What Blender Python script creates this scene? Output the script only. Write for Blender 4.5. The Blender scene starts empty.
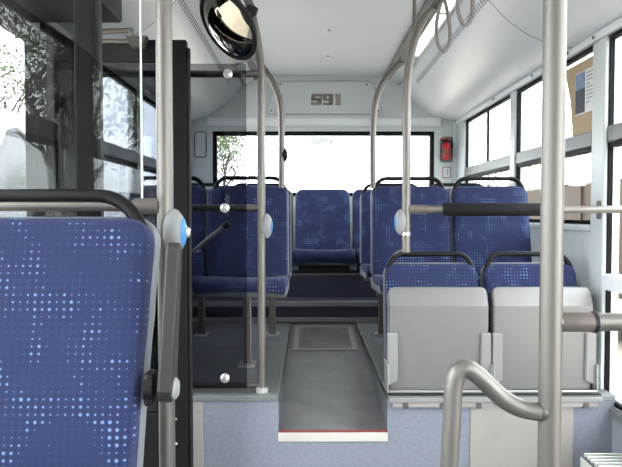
import bpy, math, random
from mathutils import Vector, Matrix, Euler
random.seed(7)
S = bpy.context.scene
COL = S.collection
R = math.radians

# ------------------------------------------------------------------ camera, world, exposure
CAM_Z = 1.2
FPX = 600.0
PITCH = math.atan(19.5 / FPX)
YAW = math.atan(3.0 / FPX)
cam_d = bpy.data.cameras.new('camera')
cam_d.sensor_width = 36.0
cam_d.lens = FPX / 622.0 * 36.0
cam_d.clip_start = 0.02
cam = bpy.data.objects.new('camera', cam_d)
COL.objects.link(cam)
cam.location = (0, 0, CAM_Z)
cam.rotation_euler = (math.pi / 2 - PITCH, 0, -YAW)
S.camera = cam
S.view_settings.view_transform = 'Standard'
S.view_settings.look = 'None'
S.view_settings.gamma = 1.0
S.view_settings.use_curve_mapping = False
S.view_settings.exposure = 0.2
S.cycles.use_denoising = True
S.cycles.max_bounces = 14
S.cycles.diffuse_bounces = 8
S.cycles.glossy_bounces = 6
S.cycles.transparent_max_bounces = 32
S.cycles.sample_clamp_indirect = 12.0

W = bpy.data.worlds.new('sky')
S.world = W
W.use_nodes = True
bg = W.node_tree.nodes['Background']
bg.inputs[0].default_value = (0.90, 0.96, 1.0, 1)     # flat white overcast sky
bg.inputs[1].default_value = 9.0

ROT = cam.rotation_euler.to_matrix()
def P(px, py, Y):
    """point at depth Y (metres along the bus) seen at that pixel"""
    d = ROT @ Vector(((px - 311) / FPX, (233.5 - py) / FPX, -1))
    k = Y / d.y
    return Vector((d.x * k, Y, CAM_Z + d.z * k))

# ------------------------------------------------------------------ materials
def lin(v):
    v /= 255.0
    return v / 12.92 if v <= 0.04045 else ((v + 0.055) / 1.055) ** 2.4
def rgb(r, g, b): return (lin(r), lin(g), lin(b), 1)

def base_mat(name):
    m = bpy.data.materials.new(name); m.use_nodes = True
    return m, m.node_tree.nodes, m.node_tree.links, m.node_tree.nodes['Principled BSDF']

def mat(name, col, rough=0.5, metal=0.0, vary=0.06, scale=6.0, bump=0.0, bscale=200.0, spec=0.5, stretch=None, col2=None):
    m, N, L, b = base_mat(name)
    tc = N.new('ShaderNodeTexCoord')
    src = tc.outputs['Object']
    if stretch:
        mp = N.new('ShaderNodeMapping'); mp.inputs['Scale'].default_value = stretch
        L.new(src, mp.inputs['Vector']); src = mp.outputs['Vector']
    n = N.new('ShaderNodeTexNoise'); n.inputs['Scale'].default_value = scale; n.inputs['Detail'].default_value = 5
    L.new(src, n.inputs['Vector'])
    r = N.new('ShaderNodeValToRGB')
    if col2 is None:
        lo = [max(0, c * (1 - vary)) for c in col[:3]]; hi = [min(1, c * (1 + vary)) for c in col[:3]]
    else:
        lo, hi = col[:3], col2[:3]
    r.color_ramp.elements[0].color = (*lo, 1); r.color_ramp.elements[1].color = (*hi, 1)
    r.color_ramp.elements[0].position = 0.3; r.color_ramp.elements[1].position = 0.7
    L.new(n.outputs['Fac'], r.inputs['Fac']); L.new(r.outputs['Color'], b.inputs['Base Color'])
    b.inputs['Roughness'].default_value = rough
    b.inputs['Metallic'].default_value = metal
    b.inputs['Specular IOR Level'].default_value = spec
    if bump > 0:
        n2 = N.new('ShaderNodeTexNoise'); n2.inputs['Scale'].default_value = bscale; n2.inputs['Detail'].default_value = 3
        L.new(src, n2.inputs['Vector'])
        bp = N.new('ShaderNodeBump'); bp.inputs['Strength'].default_value = bump; bp.inputs['Distance'].default_value = 0.002
        L.new(n2.outputs['Fac'], bp.inputs['Height']); L.new(bp.outputs['Normal'], b.inputs['Normal'])
    return m

def glass_mat(name, tint, refl=1.0):
    m = bpy.data.materials.new(name); m.use_nodes = True
    N, L = m.node_tree.nodes, m.node_tree.links
    N.clear()
    out = N.new('ShaderNodeOutputMaterial'); mix = N.new('ShaderNodeMixShader')
    t = N.new('ShaderNodeBsdfTransparent'); t.inputs[0].default_value = (*tint, 1)
    g = N.new('ShaderNodeBsdfGlossy'); g.inputs['Roughness'].default_value = 0.0
    lw = N.new('ShaderNodeLayerWeight')
    p = N.new('ShaderNodeMath'); p.operation = 'POWER'; p.inputs[1].default_value = 5
    a = N.new('ShaderNodeMath'); a.operation = 'MULTIPLY_ADD'; a.inputs[1].default_value = 0.9; a.inputs[2].default_value = 0.042 * refl
    L.new(lw.outputs['Facing'], p.inputs[0]); L.new(p.outputs[0], a.inputs[0])
    L.new(a.outputs[0], mix.inputs[0]); L.new(t.outputs[0], mix.inputs[1]); L.new(g.outputs[0], mix.inputs[2])
    L.new(mix.outputs[0], out.inputs[0])
    return m

def fabric_mat(name):
    """blue moquette with a square grid of pale dots whose size swells in patches"""
    m, N, L, b = base_mat(name)
    uv = N.new('ShaderNodeUVMap')
    oi = N.new('ShaderNodeObjectInfo')
    def vm(op, a, c=None):
        n = N.new('ShaderNodeVectorMath'); n.operation = op
        for i, v in enumerate((a, c)):
            if v is None: continue
            if isinstance(v, tuple): n.inputs[i].default_value = v
            else: L.new(v, n.inputs[i])
        return n
    def mt(op, a, c=None, d=None, clamp=False):
        n = N.new('ShaderNodeMath'); n.operation = op; n.use_clamp = clamp
        for i, v in enumerate((a, c, d)):
            if v is None: continue
            if isinstance(v, (int, float)): n.inputs[i].default_value = v
            else: L.new(v, n.inputs[i])
        return n.outputs[0]
    sc = vm('SCALE', uv.outputs['UV']); sc.inputs['Scale'].default_value = 1 / 0.0148
    cell = vm('FLOOR', sc.outputs[0]).outputs[0]
    fr = vm('SUBTRACT', vm('FRACTION', sc.outputs[0]).outputs[0], (0.5, 0.5, 0)).outputs[0]
    d = vm('LENGTH', fr).outputs['Value']
    off = vm('SCALE', (37.0, 19.0, 11.0)); L.new(oi.outputs['Random'], off.inputs['Scale'])
    cc = vm('ADD', cell, off.outputs[0]).outputs[0]
    n = N.new('ShaderNodeTexNoise'); n.inputs['Scale'].default_value = 0.21; n.inputs['Detail'].default_value = 1.5
    L.new(cc, n.inputs['Vector'])
    wn = N.new('ShaderNodeTexWhiteNoise'); L.new(cc, wn.inputs['Vector'])
    k = mt('MULTIPLY_ADD', wn.outputs['Value'], 0.10, n.outputs['Fac'])
    size = mt('MULTIPLY', mt('SUBTRACT', k, 0.46), 2.5, clamp=True)
    rad = mt('MULTIPLY_ADD', size, 0.42, 0.0)
    rad = mt('MINIMUM', rad, 0.30)
    m1 = mt('MULTIPLY', mt('SUBTRACT', rad, d), 9.0, clamp=True)
    # small dark pin dots everywhere, shifted half a cell
    sc2 = vm('ADD', sc.outputs[0], (0.5, 0.5, 0)).outputs[0]
    d2 = vm('LENGTH', vm('SUBTRACT', vm('FRACTION', sc2).outputs[0], (0.5, 0.5, 0)).outputs[0]).outputs['Value']
    m2 = mt('MULTIPLY', mt('SUBTRACT', 0.13, d2), 9.0, clamp=True)
    wv = N.new('ShaderNodeTexNoise'); wv.inputs['Scale'].default_value = 500
    L.new(uv.outputs['UV'], wv.inputs['Vector'])
    def mixc(fac, a, c):
        x = N.new('ShaderNodeMix'); x.data_type = 'RGBA'
        L.new(fac, x.inputs[0])
        for i, v in ((6, a), (7, c)):
            if isinstance(v, tuple): x.inputs[i].default_value = v
            else: L.new(v, x.inputs[i])
        return x.outputs[2]
    c0 = mixc(wv.outputs['Fac'], rgb(40, 47, 80), rgb(54, 62, 100))
    c1 = mixc(m2, c0, rgb(26, 31, 54))
    c2 = mixc(m1, c1, rgb(120, 146, 194))
    L.new(c2, b.inputs['Base Color'])
    b.inputs['Roughness'].default_value = 0.9
    b.inputs['Sheen Weight'].default_value = 0.08
    b.inputs['Specular IOR Level'].default_value = 0.2
    bp = N.new('ShaderNodeBump'); bp.inputs['Strength'].default_value = 0.25; bp.inputs['Distance'].default_value = 0.001
    L.new(wv.outputs['Fac'], bp.inputs['Height']); L.new(bp.outputs['Normal'], b.inputs['Normal'])
    return m

def emit_mat(name, col, s):
    m, N, L, b = base_mat(name)
    b.inputs['Base Color'].default_value = col
    b.inputs['Emission Color'].default_value = col
    b.inputs['Emission Strength'].default_value = s
    b.inputs['Roughness'].default_value = 0.4
    return m

MT = {
 'fabric': fabric_mat('seat fabric'),
 'shell': mat('seat shell plastic', rgb(122, 124, 130), 0.45, bump=0.05),
 'panel_grey': mat('flip seat plastic', rgb(134, 132, 130), 0.36, 0.3, vary=0.05, scale=3, bump=0.12, bscale=350),
 'bracket': mat('bracket grey', rgb(146, 145, 142), 0.45),
 'black': mat('black plastic', rgb(15, 15, 17), 0.5, spec=0.3, bump=0.05),
 'pad': mat('black foam sleeve', rgb(26, 25, 27), 0.7, spec=0.2, bump=0.2),
 'rubber': mat('black rubber', rgb(13, 13, 15), 0.6),
 'darkframe': mat('dark door frame', rgb(15, 14, 16), 0.5, spec=0.2),
 'steel': mat('brushed steel', rgb(130, 125, 120), 0.45, 0.75, vary=0.05, scale=30, stretch=(1, 1, .05), bump=0.03),
 'steel_dark': mat('dull steel', rgb(128, 122, 118), 0.42, 0.9),
 'sleeve': mat('brown grey joint sleeve', rgb(118, 108, 104), 0.45, 0.3),
 'chrome': mat('polished bolt', rgb(235, 233, 228), 0.15, 0.6),
 'alu': mat('aluminium trim', rgb(190, 190, 188), 0.35, 0.7),
 'alu_edge': mat('step edge aluminium', rgb(222, 215, 206), 0.5, 0.2),
 'red': mat('red edge line', rgb(140, 62, 58), 0.5),
 'ceiling': mat('ceiling laminate', rgb(238, 242, 246), 0.42, vary=0.02, scale=2),
 'cove': mat('duct laminate', rgb(236, 240, 243), 0.30, vary=0.02, scale=2),
 'wall': mat('wall laminate', rgb(212, 218, 219), 0.4, vary=0.025, scale=3),
 'wall_blue': mat('blue grey wall covering', rgb(138, 142, 154), 0.75, vary=0.07, scale=60, bump=0.15),
 'carpet': mat('periwinkle riser covering', rgb(136, 140, 152), 0.85, vary=0.10, scale=90, bump=0.2),
 'taupe': mat('taupe service panel', rgb(166, 158, 152), 0.55),
 'riser_dark': mat('dark blue riser covering', rgb(64, 67, 84), 0.8, vary=0.12, scale=120, bump=0.15),
 'floor': mat('worn grey vinyl floor', rgb(82, 81, 84), 0.42, scale=7, bump=0.12, bscale=260, col2=rgb(108, 107, 108)),
 'floor_p': mat('grey platform vinyl', rgb(98, 100, 104), 0.5, scale=8, bump=0.1, bscale=260, col2=rgb(114, 116, 120)),
 'nosing': mat('grey plastic edging', rgb(118, 122, 122), 0.5),
 'window_frame': mat('window frame rubber', rgb(16, 14, 17), 0.6, spec=0.15),
 'transom': mat('grey transom profile', rgb(116, 116, 116), 0.45, 0.2),
 'glass': glass_mat('window glass', (0.98, 0.99, 0.985)),
 'glass_clear': glass_mat('screen glass', (0.95, 0.955, 0.95), 0.5),
 'glass_tint': glass_mat('tinted partition glass', (0.60, 0.61, 0.64), 0.45),
 'glass_door': glass_mat('door glass', (0.58, 0.59, 0.60), 0.35),
 'frost': glass_mat('frosted sticker film', (0.34, 0.34, 0.34), 1.0),
 'glass_edge': mat('polished glass edge', rgb(225, 232, 228), 0.2),
 'lamp': emit_mat('lamp diffuser', (1, 1, 1, 1), 2.2),
 'blue_btn': mat('blue button rim', rgb(70, 140, 200), 0.3),
 'button_grey': mat('button housing grey', rgb(150, 150, 152), 0.4),
 'red_ext': mat('extinguisher red', rgb(190, 28, 44), 0.3),
 'white': mat('white paper', rgb(232, 232, 232), 0.6),
 'white_paint': mat('white vehicle paint', rgb(232, 234, 236), 0.3),
 'tan': mat('tan vehicle paint', rgb(60, 48, 33), 0.6, vary=0.04, spec=0.2),
 'letter': mat('taupe lettering', rgb(158, 150, 144), 0.5),
 'ground': mat('tan gravel yard', rgb(164, 154, 138), 0.9, vary=0.12, scale=1.5, bump=0.3, bscale=20),
 'bark': mat('bark', rgb(88, 78, 70), 0.9, vary=0.2, scale=8),
 'leaf': mat('spring leaves', rgb(112, 124, 78), 0.7, vary=0.3, scale=1.2),
 'mirror': mat('mirror glass', rgb(158, 154, 146), 0.02, 1.0, vary=0.0),
 'dark_glass': mat('dark vehicle glass', rgb(52, 58, 62), 0.03, spec=0.8),
 'photo_sky': mat('printed sky', rgb(130, 150, 178), 0.6, vary=0.15, scale=20),
 'photo_dark': mat('printed dark vehicle', rgb(64, 66, 78), 0.6, vary=0.4, scale=60),
 'print_grey': mat('printed grey text', rgb(140, 144, 150), 0.6),
 'vent': mat('heater grille plastic', rgb(206, 206, 198), 0.5),
 'strap': mat('grey strap webbing', rgb(128, 124, 122), 0.55),
 'slot': mat('dark vent slot', rgb(90, 94, 98), 0.7),
 'arm': mat('dark grey armrest', rgb(48, 45, 44), 0.5, bump=0.1),
 'blind': mat('tan blind fabric', rgb(190, 168, 136), 0.8, vary=0.04, scale=5),
}

# ------------------------------------------------------------------ mesh helpers
class MB:
    def __init__(s): s.v = []; s.f = []; s.uv = []
    def box(s, x0, x1, y0, y1, z0, z1, M=None):
        b = len(s.v)
        pts = [Vector((x, y, z)) for z in (z0, z1) for y in (y0, y1) for x in (x0, x1)]
        if M: pts = [M @ p for p in pts]
        s.v += [tuple(p) for p in pts]
        s.f += [tuple(b + i for i in q) for q in ((0, 2, 3, 1), (4, 5, 7, 6), (0, 1, 5, 4), (2, 6, 7, 3), (0, 4, 6, 2), (1, 3, 7, 5))]
        return s
    def tube(s, pts, r, n=14, cap=True, flat=1.0):
        pts = [Vector(p) for p in pts]
        rs = r if isinstance(r, (list, tuple)) else [r] * len(pts)
        T = []
        for i in range(len(pts)):
            a = pts[max(i - 1, 0)]; c = pts[min(i + 1, len(pts) - 1)]
            T.append((c - a).normalized())
        up = Vector((0, 0, 1)) if abs(T[0].z) < 0.9 else Vector((0, 1, 0))
        u = T[0].cross(up).normalized()
        b = len(s.v)
        for i, p in enumerate(pts):
            if i:
                q = T[i - 1].rotation_difference(T[i]); u = (q @ u)
                u = (u - T[i] * u.dot(T[i])).normalized()
            w = T[i].cross(u)
            for k in range(n):
                a = 2 * math.pi * k / n
                s.v.append(tuple(p + (u * math.cos(a) + w * math.sin(a) * flat) * rs[i]))
        for i in range(len(pts) - 1):
            for k in range(n):
                k2 = (k + 1) % n
                s.f.append((b + i * n + k, b + i * n + k2, b + (i + 1) * n + k2, b + (i + 1) * n + k))
        if cap:
            s.f.append(tuple(b + k for k in range(n))[::-1])
            s.f.append(tuple(b + (len(pts) - 1) * n + k for k in range(n)))
        return s
    def prism(s, poly, axis, a0, a1):
        """poly of 2D points extruded along axis 0/1/2; poly gives the two other coords in order"""
        b = len(s.v); n = len(poly)
        for a in (a0, a1):
            for (p, q) in poly:
                c = [p, q]; c.insert(axis, a); s.v.append(tuple(c))
        s.f.append(tuple(b + i for i in range(n))); s.f.append(tuple(b + n + i for i in range(n))[::-1])
        for i in range(n):
            j = (i + 1) % n
            s.f.append((b + i, b + n + i, b + n + j, b + j))
        return s
    def lathe(s, prof, n=24, M=None):
        """profile of (radius, height) about local z"""
        b = len(s.v)
        for (r, h) in prof:
            for k in range(n):
                a = 2 * math.pi * k / n
                p = Vector((r * math.cos(a), r * math.sin(a), h))
                s.v.append(tuple(M @ p if M else p))
        for i in range(len(prof) - 1):
            for k in range(n):
                k2 = (k + 1) % n
                s.f.append((b + i * n + k, b + i * n + k2, b + (i + 1) * n + k2, b + (i + 1) * n + k))
        s.f.append(tuple(b + k for k in range(n))[::-1]); s.f.append(tuple(b + (len(prof) - 1) * n + k for k in range(n)))
        return s
    def build(s, name, m, parent=None, smooth=False, bevel=0.0, seg=2, loc=None):
        me = bpy.data.meshes.new(name)
        me.from_pydata(s.v, [], s.f)
        me.update()
        import bmesh
        bm = bmesh.new(); bm.from_mesh(me); bmesh.ops.recalc_face_normals(bm, faces=bm.faces); bm.to_mesh(me); bm.free()
        if s.uv:
            lay = me.uv_layers.new(name='UVMap')
            for lp in me.loops: lay.data[lp.index].uv = s.uv[lp.vertex_index]
        me.materials.append(MT[m])
        o = bpy.data.objects.new(name, me); COL.objects.link(o)
        if parent is not None: o.parent = parent
        if loc is not None: o.location = loc
        if smooth:
            for p in me.polygons: p.use_smooth = True
            if smooth in ('auto', 'auto15'):
                try: me.set_sharp_from_angle(angle=R(40 if smooth == 'auto' else 16))
                except Exception: pass
        if bevel:
            md = o.modifiers.new('edge', 'BEVEL'); md.width = bevel; md.segments = seg; md.limit_method = 'ANGLE'; md.angle_limit = R(40)
        return o

def box(name, m, b, parent=None, bevel=0.0):
    return MB().box(*b).build(name, m, parent, bevel=bevel)
def tag(o, label, cat, group=None, kind=None):
    o['label'] = label; o['category'] = cat
    if group: o['group'] = group
    if kind: o['kind'] = kind
    return o
def struct(o, label, cat): return tag(o, label, cat, kind='structure')
def empty(name, loc=(0, 0, 0), rz=0):
    o = bpy.data.objects.new(name, None); COL.objects.link(o); o.location = loc; o.rotation_euler.z = rz
    o.empty_display_size = 0.05
    return o
def copy_tree(o, parent=None):
    c = o.copy(); COL.objects.link(c); c.parent = parent
    for ch in list(o.children): copy_tree(ch, c)
    return c
def fillet(pts, r, n=6):
    pts = [Vector(p) for p in pts]; out = [pts[0]]
    for i in range(1, len(pts) - 1):
        a, b, c = pts[i - 1], pts[i], pts[i + 1]
        rr = r[i - 1] if isinstance(r, (list, tuple)) else r
        d = min(rr, (a - b).length * 0.49, (c - b).length * 0.49)
        p0 = b + (a - b).normalized() * d; p1 = b + (c - b).normalized() * d
        for k in range(n + 1):
            t = k / n
            out.append(p0 * (1 - t) ** 2 + b * 2 * t * (1 - t) + p1 * t * t)
    out.append(pts[-1]); return out
def rrect(x0, x1, z0, z1, r, n=5):
    o = []
    for (cx, cz, a0) in ((x1 - r, z1 - r, 0), (x0 + r, z1 - r, 90), (x0 + r, z0 + r, 180), (x1 - r, z0 + r, 270)):
        for k in range(n + 1):
            a = R(a0 + 90 * k / n); o.append((cx + r * math.cos(a), cz + r * math.sin(a)))
    return o
def smooth_path(pts, n=6):
    """Catmull-Rom through the points"""
    pts = [Vector(p) for p in pts]; q = [pts[0] * 2 - pts[1]] + pts + [pts[-1] * 2 - pts[-2]]; out = []
    for i in range(1, len(q) - 2):
        for k in range(n):
            t = k / n
            out.append(0.5 * ((2 * q[i]) + (q[i + 1] - q[i - 1]) * t + (2 * q[i - 1] - 5 * q[i] + 4 * q[i + 1] - q[i + 2]) * t * t + (3 * q[i] - q[i - 1] - 3 * q[i + 1] + q[i + 2]) * t ** 3))
    out.append(pts[-1]); return out

def pad(path, hw, thick, re, ns=15, dish=0.0, uoff=0.0):
    """upholstered pad: side path (y,z) with front on the left of travel, half-width hw(distance from start, distance to end)"""
    pts = [Vector((p[0], p[1])) for p in path]; n = len(pts)
    L = [0.0]
    for i in range(1, n): L.append(L[-1] + (pts[i] - pts[i - 1]).length)
    nor = []
    for i in range(n):
        t = (pts[min(i + 1, n - 1)] - pts[max(i - 1, 0)]).normalized(); nor.append(Vector((-t.y, t.x)))
    mb = MB(); tot = L[-1]
    for side in (0, 1):
        for i in range(n):
            h = hw(L[i], tot - L[i])
            et = max(0.0, 1 - min(L[i], tot - L[i]) / re)
            for j in range(ns):
                s = -math.cos(math.pi * j / (ns - 1)); x = s * h
                es = max(0.0, 1 - (h - abs(x)) / re)
                e = min(1.0, math.hypot(et, es))
                inn = re * (1 - math.sqrt(max(0.0, 1 - e * e)))
                if side: off = -thick
                else: off = -min(inn, thick * 0.9) + dish * s * s * (1 if e < 1 else 1)
                p = pts[i] + nor[i] * off
                mb.v.append((x, p.x, p.y)); mb.uv.append((x + uoff + (math.copysign(thick, s) if side else 0), L[i]))
    def id(sd, i, j): return sd * n * ns + i * ns + j
    for i in range(n - 1):
        for j in range(ns - 1):
            mb.f.append((id(0, i, j), id(0, i, j + 1), id(0, i + 1, j + 1), id(0, i + 1, j)))
            mb.f.append((id(1, i, j), id(1, i + 1, j), id(1, i + 1, j + 1), id(1, i, j + 1)))
        for j, fl in ((0, 0), (ns - 1, 1)):
            q = (id(0, i, j), id(0, i + 1, j), id(1, i + 1, j), id(1, i, j)); mb.f.append(q if fl else q[::-1])
    for j in range(ns - 1):
        for i, fl in ((0, 1), (n - 1, 0)):
            q = (id(0, i, j), id(0, i, j + 1), id(1, i, j + 1), id(1, i, j)); mb.f.append(q if fl else q[::-1])
    return mb
def corner_hw(w, rtop, rbot, taper=0.0):
    def f(d0, d1):
        h = w / 2
        tot = d0 + d1
        h -= taper * d0 / tot
        if d1 < rtop: h -= rtop - math.sqrt(max(0, rtop ** 2 - (rtop - d1) ** 2))
        if d0 < rbot: h -= rbot - math.sqrt(max(0, rbot ** 2 - (rbot - d0) ** 2))
        return h
    return f

# ------------------------------------------------------------------ dimensions (metres)
CX = 0.125                     # bus centre line
XR, XL = CX + 1.23, CX - 1.23  # inner wall faces
YB = 5.45                      # rear wall
YF = -3.6                      # front end behind the camera
ZP = 0.40                      # seat platform
YS = 2.62                      # step face
A0, A1 = -0.13, 0.35           # aisle
ZC = 2.445                     # ceiling

# ------------------------------------------------------------------ ground and floor
struct(MB().box(-60, 60, -60, 60, -0.42, -0.34).build('ground', 'ground'), 'tan gravel yard outside the bus windows', 'ground')
fl = box('floor', 'floor', (XL, XR, YF, YS, -0.06, 0.0)); struct(fl, 'low grey vinyl floor in front of the step', 'floor')

# ramped aisle
ZA = 0.243; YE = 4.40
m = MB(); m.prism([(YS, 0), (YE, 0), (YE, ZP), (YS, ZA)], 0, A0, A1)
aisle = m.build('floor_aisle', 'floor'); struct(aisle, 'worn dark grey ramped aisle between the seat platforms', 'floor')
MB().box(A0 - 0.002, A1 + 0.002, YS - 0.012, YS - 0.001, ZA - 0.045, ZA - 0.004).build('nosing', 'alu_edge', aisle, bevel=0.003)
MB().box(A0, A1, YS - 0.010, YS + 0.008, ZA - 0.004, ZA + 0.002).build('edge_line', 'red', aisle)
box('riser', 'carpet', (A0, A1, YS - 0.006, YS - 0.001, 0, ZA - 0.045), aisle)
def az(y): return ZA + (ZP - ZA) * (y - YS) / (YE - YS)
# floor hatch
y0, y1 = 3.74, 4.30
hatch = empty('floor_hatch', ((A0 + A1) / 2, 0, 0)); tag(hatch, 'metal framed inspection hatch at the top of the aisle ramp', 'hatch')
sl = math.atan((ZP - ZA) / (YE - YS))
Mh = Matrix.Translation((0, (y0 + y1) / 2, az((y0 + y1) / 2))) @ Matrix.Rotation(sl, 4, 'X')
hl = (y1 - y0) / 2
MB().box(-0.17, 0.17, -hl + .03, hl - .03, 0.0005, 0.003, Mh).build('plate', 'floor', hatch)
m = MB()
for b in ((-0.205, -0.17, -hl, hl), (0.17, 0.205, -hl, hl), (-0.17, 0.17, -hl, -hl + .03), (-0.17, 0.17, hl - .03, hl)): m.box(*b, 0.0005, 0.005, Mh)
m.build('frame', 'bracket', hatch)
for sx in (-.15, .15):
    for sy in (-hl + .05, hl - .05):
        MB().lathe([(0.008, 0), (0.008, 0.005), (0.005, 0.006)], 10, Mh @ Matrix.Translation((sx, sy, 0))).build('screw', 'alu', hatch)

# seat platforms
for side, (xa, xb) in (('left', (XL, A0)), ('right', (A1, XR))):
    pf = box('floor_platform', 'floor_p', (xa, xb, YS, YE, 0, ZP)); struct(pf, 'grey raised seat platform on the %s of the aisle' % ('door side' if side == 'left' else 'window side opposite the door'), 'floor')
    box('riser', 'carpet', (xa if side == 'right' else -0.47, xb, YS - 0.005, YS - 0.0005, 0.0, ZP - 0.022), pf)
    m = MB().box(xa, xb, YS - 0.014, YS + 0.035, ZP - 0.024, ZP + 0.004); m.build('nosing', 'nosing', pf, bevel=0.006)
    e = xb if side == 'left' else xa; d = -1 if side == 'left' else 1
    MB().box(min(e, e + d * .012), max(e, e + d * .012), YS + .03, YE, ZP - .02, ZP + .004).build('side_nosing', 'nosing', pf, bevel=0.003)
    for k in range(5):
        x = e + d * (0.022 + 0.013 * k)
        MB().box(x - .003, x + .003, YS + .04, YE - .02, ZP, ZP + .003).build('rib', 'nosing', pf)
    if side == 'left':
        box('edge_strip', 'taupe', (-0.505, -0.462, YS - 0.010, YS - 0.0005, 0.0, ZP - .02), pf, bevel=0.002)
        for z in (.33, .08): MB().lathe([(0.006, 0), (0.006, .003)], 10, Matrix.Translation((-.475, YS - .011, z)) @ Matrix.Rotation(R(90), 4, 'X')).build('screw', 'chrome', pf)
    else:
        box('service_panel', 'taupe', (0.715, 1.17, YS - 0.012, YS - 0.0006, 0.0, ZP - .03), pf, bevel=0.003)

# rear steps / engine box
Z1, Z2 = 0.555, 0.738; Y2 = 4.63
st = MB().box(XL, XR, YE + .001, Y2, 0, Z1).box(XL, XR, Y2, YB, 0, Z2).build('floor_rear', 'riser_dark')
struct(st, 'dark blue covered steps under the back row', 'floor')
MB().box(XL, XR, YE - .02, YE, Z1 - .034, Z1 + .004).build('nosing', 'bracket', st, bevel=.004)
MB().box(XL, XR, YE - .02, YE, ZP + .004, ZP + .040).build('nosing', 'bracket', st, bevel=.004)
MB().box(XL, XR, Y2 - .010, Y2 + .02, Z2 - .012, Z2 + .003).build('nosing', 'steel_dark', st, bevel=.003)

# ------------------------------------------------------------------ rear wall with window
wx0, wx1, wz0, wz1 = -0.86, 1.14, 1.36, 1.945
m = MB().box(XL - .06, wx0, YB, YB + .06, 0, 2.55).box(wx1, XR + .06, YB, YB + .06, 0, 2.55)
m.box(wx0, wx1, YB, YB + .06, 0, wz0).box(wx0, wx1, YB, YB + .06, wz1, 2.55)
rw = m.build('wall_rear', 'wall'); struct(rw, 'pale blue grey rear wall around the back window', 'wall')
MB().box(wx0 - .05, wx1 + .06, YB - .03, YB, wz1 + .045, wz1 + .12).build('ledge', 'ceiling', rw, bevel=.012)
ap = MB().prism([(-0.36, 2.10), (0.66, 2.10), (0.665, 2.14), (0.58, 2.375), (0.54, 2.395), (-0.26, 2.395), (-0.30, 2.375), (-0.365, 2.14)], 1, YB - .012, YB - .0005).build('access_panel', 'wall', rw, bevel=.004)
for (x, z) in ((-.33, 2.13), (.635, 2.13), (.53, 2.365), (-.25, 2.365)):
    MB().lathe([(0.009, 0), (0.009, .004)], 10, Matrix.Translation((x, YB - .012, z)) @ Matrix.Rotation(R(90), 4, 'X')).build('screw', 'steel_dark', ap)
# rim round the access panel
pp = [(-0.36, 2.10), (0.66, 2.10), (0.665, 2.14), (0.58, 2.375), (0.54, 2.395), (-0.26, 2.395), (-0.30, 2.375), (-0.365, 2.14), (-0.36, 2.10)]
MB().tube([(x, YB - .010, z) for x, z in pp], .005, 6).build('rim', 'alu', ap)
# lettering S91 in heavy cut letters
LX0, LX1 = P(311, 99, YB).x, P(341, 99, YB).x; LZ0, LZ1 = P(320, 105.5, YB).z, P(320, 94, YB).z
lh = LZ1 - LZ0; lw_ = (LX1 - LX0)
def glyph_strokes(name, x0, w, rects):
    m = MB()
    for (a, b, c, d) in rects: m.box(x0 + a * w, x0 + b * w, YB - .016, YB - .0118, LZ0 + c * lh, LZ0 + d * lh)
    return m.build(name, 'letter', ap)
gw = lw_ * 0.36
glyph_strokes('lettering_s', LX0, gw, [(0.04, 1, .76, 1), (0, .44, .44, .80), (.05, .95, .40, .62), (.56, 1, .16, .56), (0, .95, 0, .26), (0, .2, .2, .32), (.8, 1, .66, .8)])
glyph_strokes('lettering_nine', LX0 + lw_ * .38, gw, [(.06, .94, .80, 1), (0, .40, .48, .94), (.58, 1, .10, .94), (.06, .9, .38, .56), (0.05, .94, 0, .22)])
glyph_strokes('lettering_one', LX0 + lw_ * .79, lw_ * .2, [(.12, 1, 0, 1), (0, .2, .74, 1)])
# rounded hatch outline in the left rear corner, and its mirror
for x in (P(200.5, 145, YB).x,):
    pr = [(x + a, YB - .004, z) for a, z in rrect(-.052, .052, P(200, 157, YB).z, P(200, 132, YB).z, .022)]
    pr.append(pr[0]); MB().tube(pr, .005, 6).build('corner_hatch_rim', 'steel_dark', rw)
MB().box(XR - .05, XR, YB - .05, YB, Z2, 2.04).build('corner_post', 'wall', rw, bevel=.01)
MB().box(XL, XL + .05, YB - .05, YB, Z2, 2.04).build('corner_post', 'wall', rw, bevel=.01)

win_rear = empty('window_1', ((wx0 + wx1) / 2, YB, wz0)); struct(win_rear, 'wide blown out rear window in a black frame', 'window')
def wl(o, root): o.location = -Vector(root.location); return o
m = MB(); t = .036
for b in ((wx0, wx0 + t, wz0, wz1), (wx1 - t, wx1, wz0, wz1), (wx0 + t, wx1 - t, wz0, wz0 + t), (wx0 + t, wx1 - t, wz1 - t, wz1)):
    m.box(b[0], b[1], YB - .012, YB + .05, b[2], b[3])
wl(m.build('frame', 'window_frame', win_rear), win_rear)
wl(MB().box(wx0 + t, wx1 - t, YB + .03, YB + .035, wz0 + t, wz1 - t).build('pane', 'glass', win_rear), win_rear)
s0, s1 = P(312, 137, YB), P(333, 144, YB)
stk = MB().box(s0.x, s1.x, YB + .0285, YB + .0295, s1.z, s0.z).build('sticker', 'frost', win_rear); wl(stk, win_rear)

# ------------------------------------------------------------------ side walls
# rear window bays (z 1.15 - 2.0), pillars between
TZ0, TZ1 = 1.50, 1.595
WT = 2.00
def wy(px, X): return FPX * abs(X) / abs(px - 308)
BAYS = [(3.99, 5.16, 1.15), (2.83, 3.90, 1.15)]
TH = .06
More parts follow.
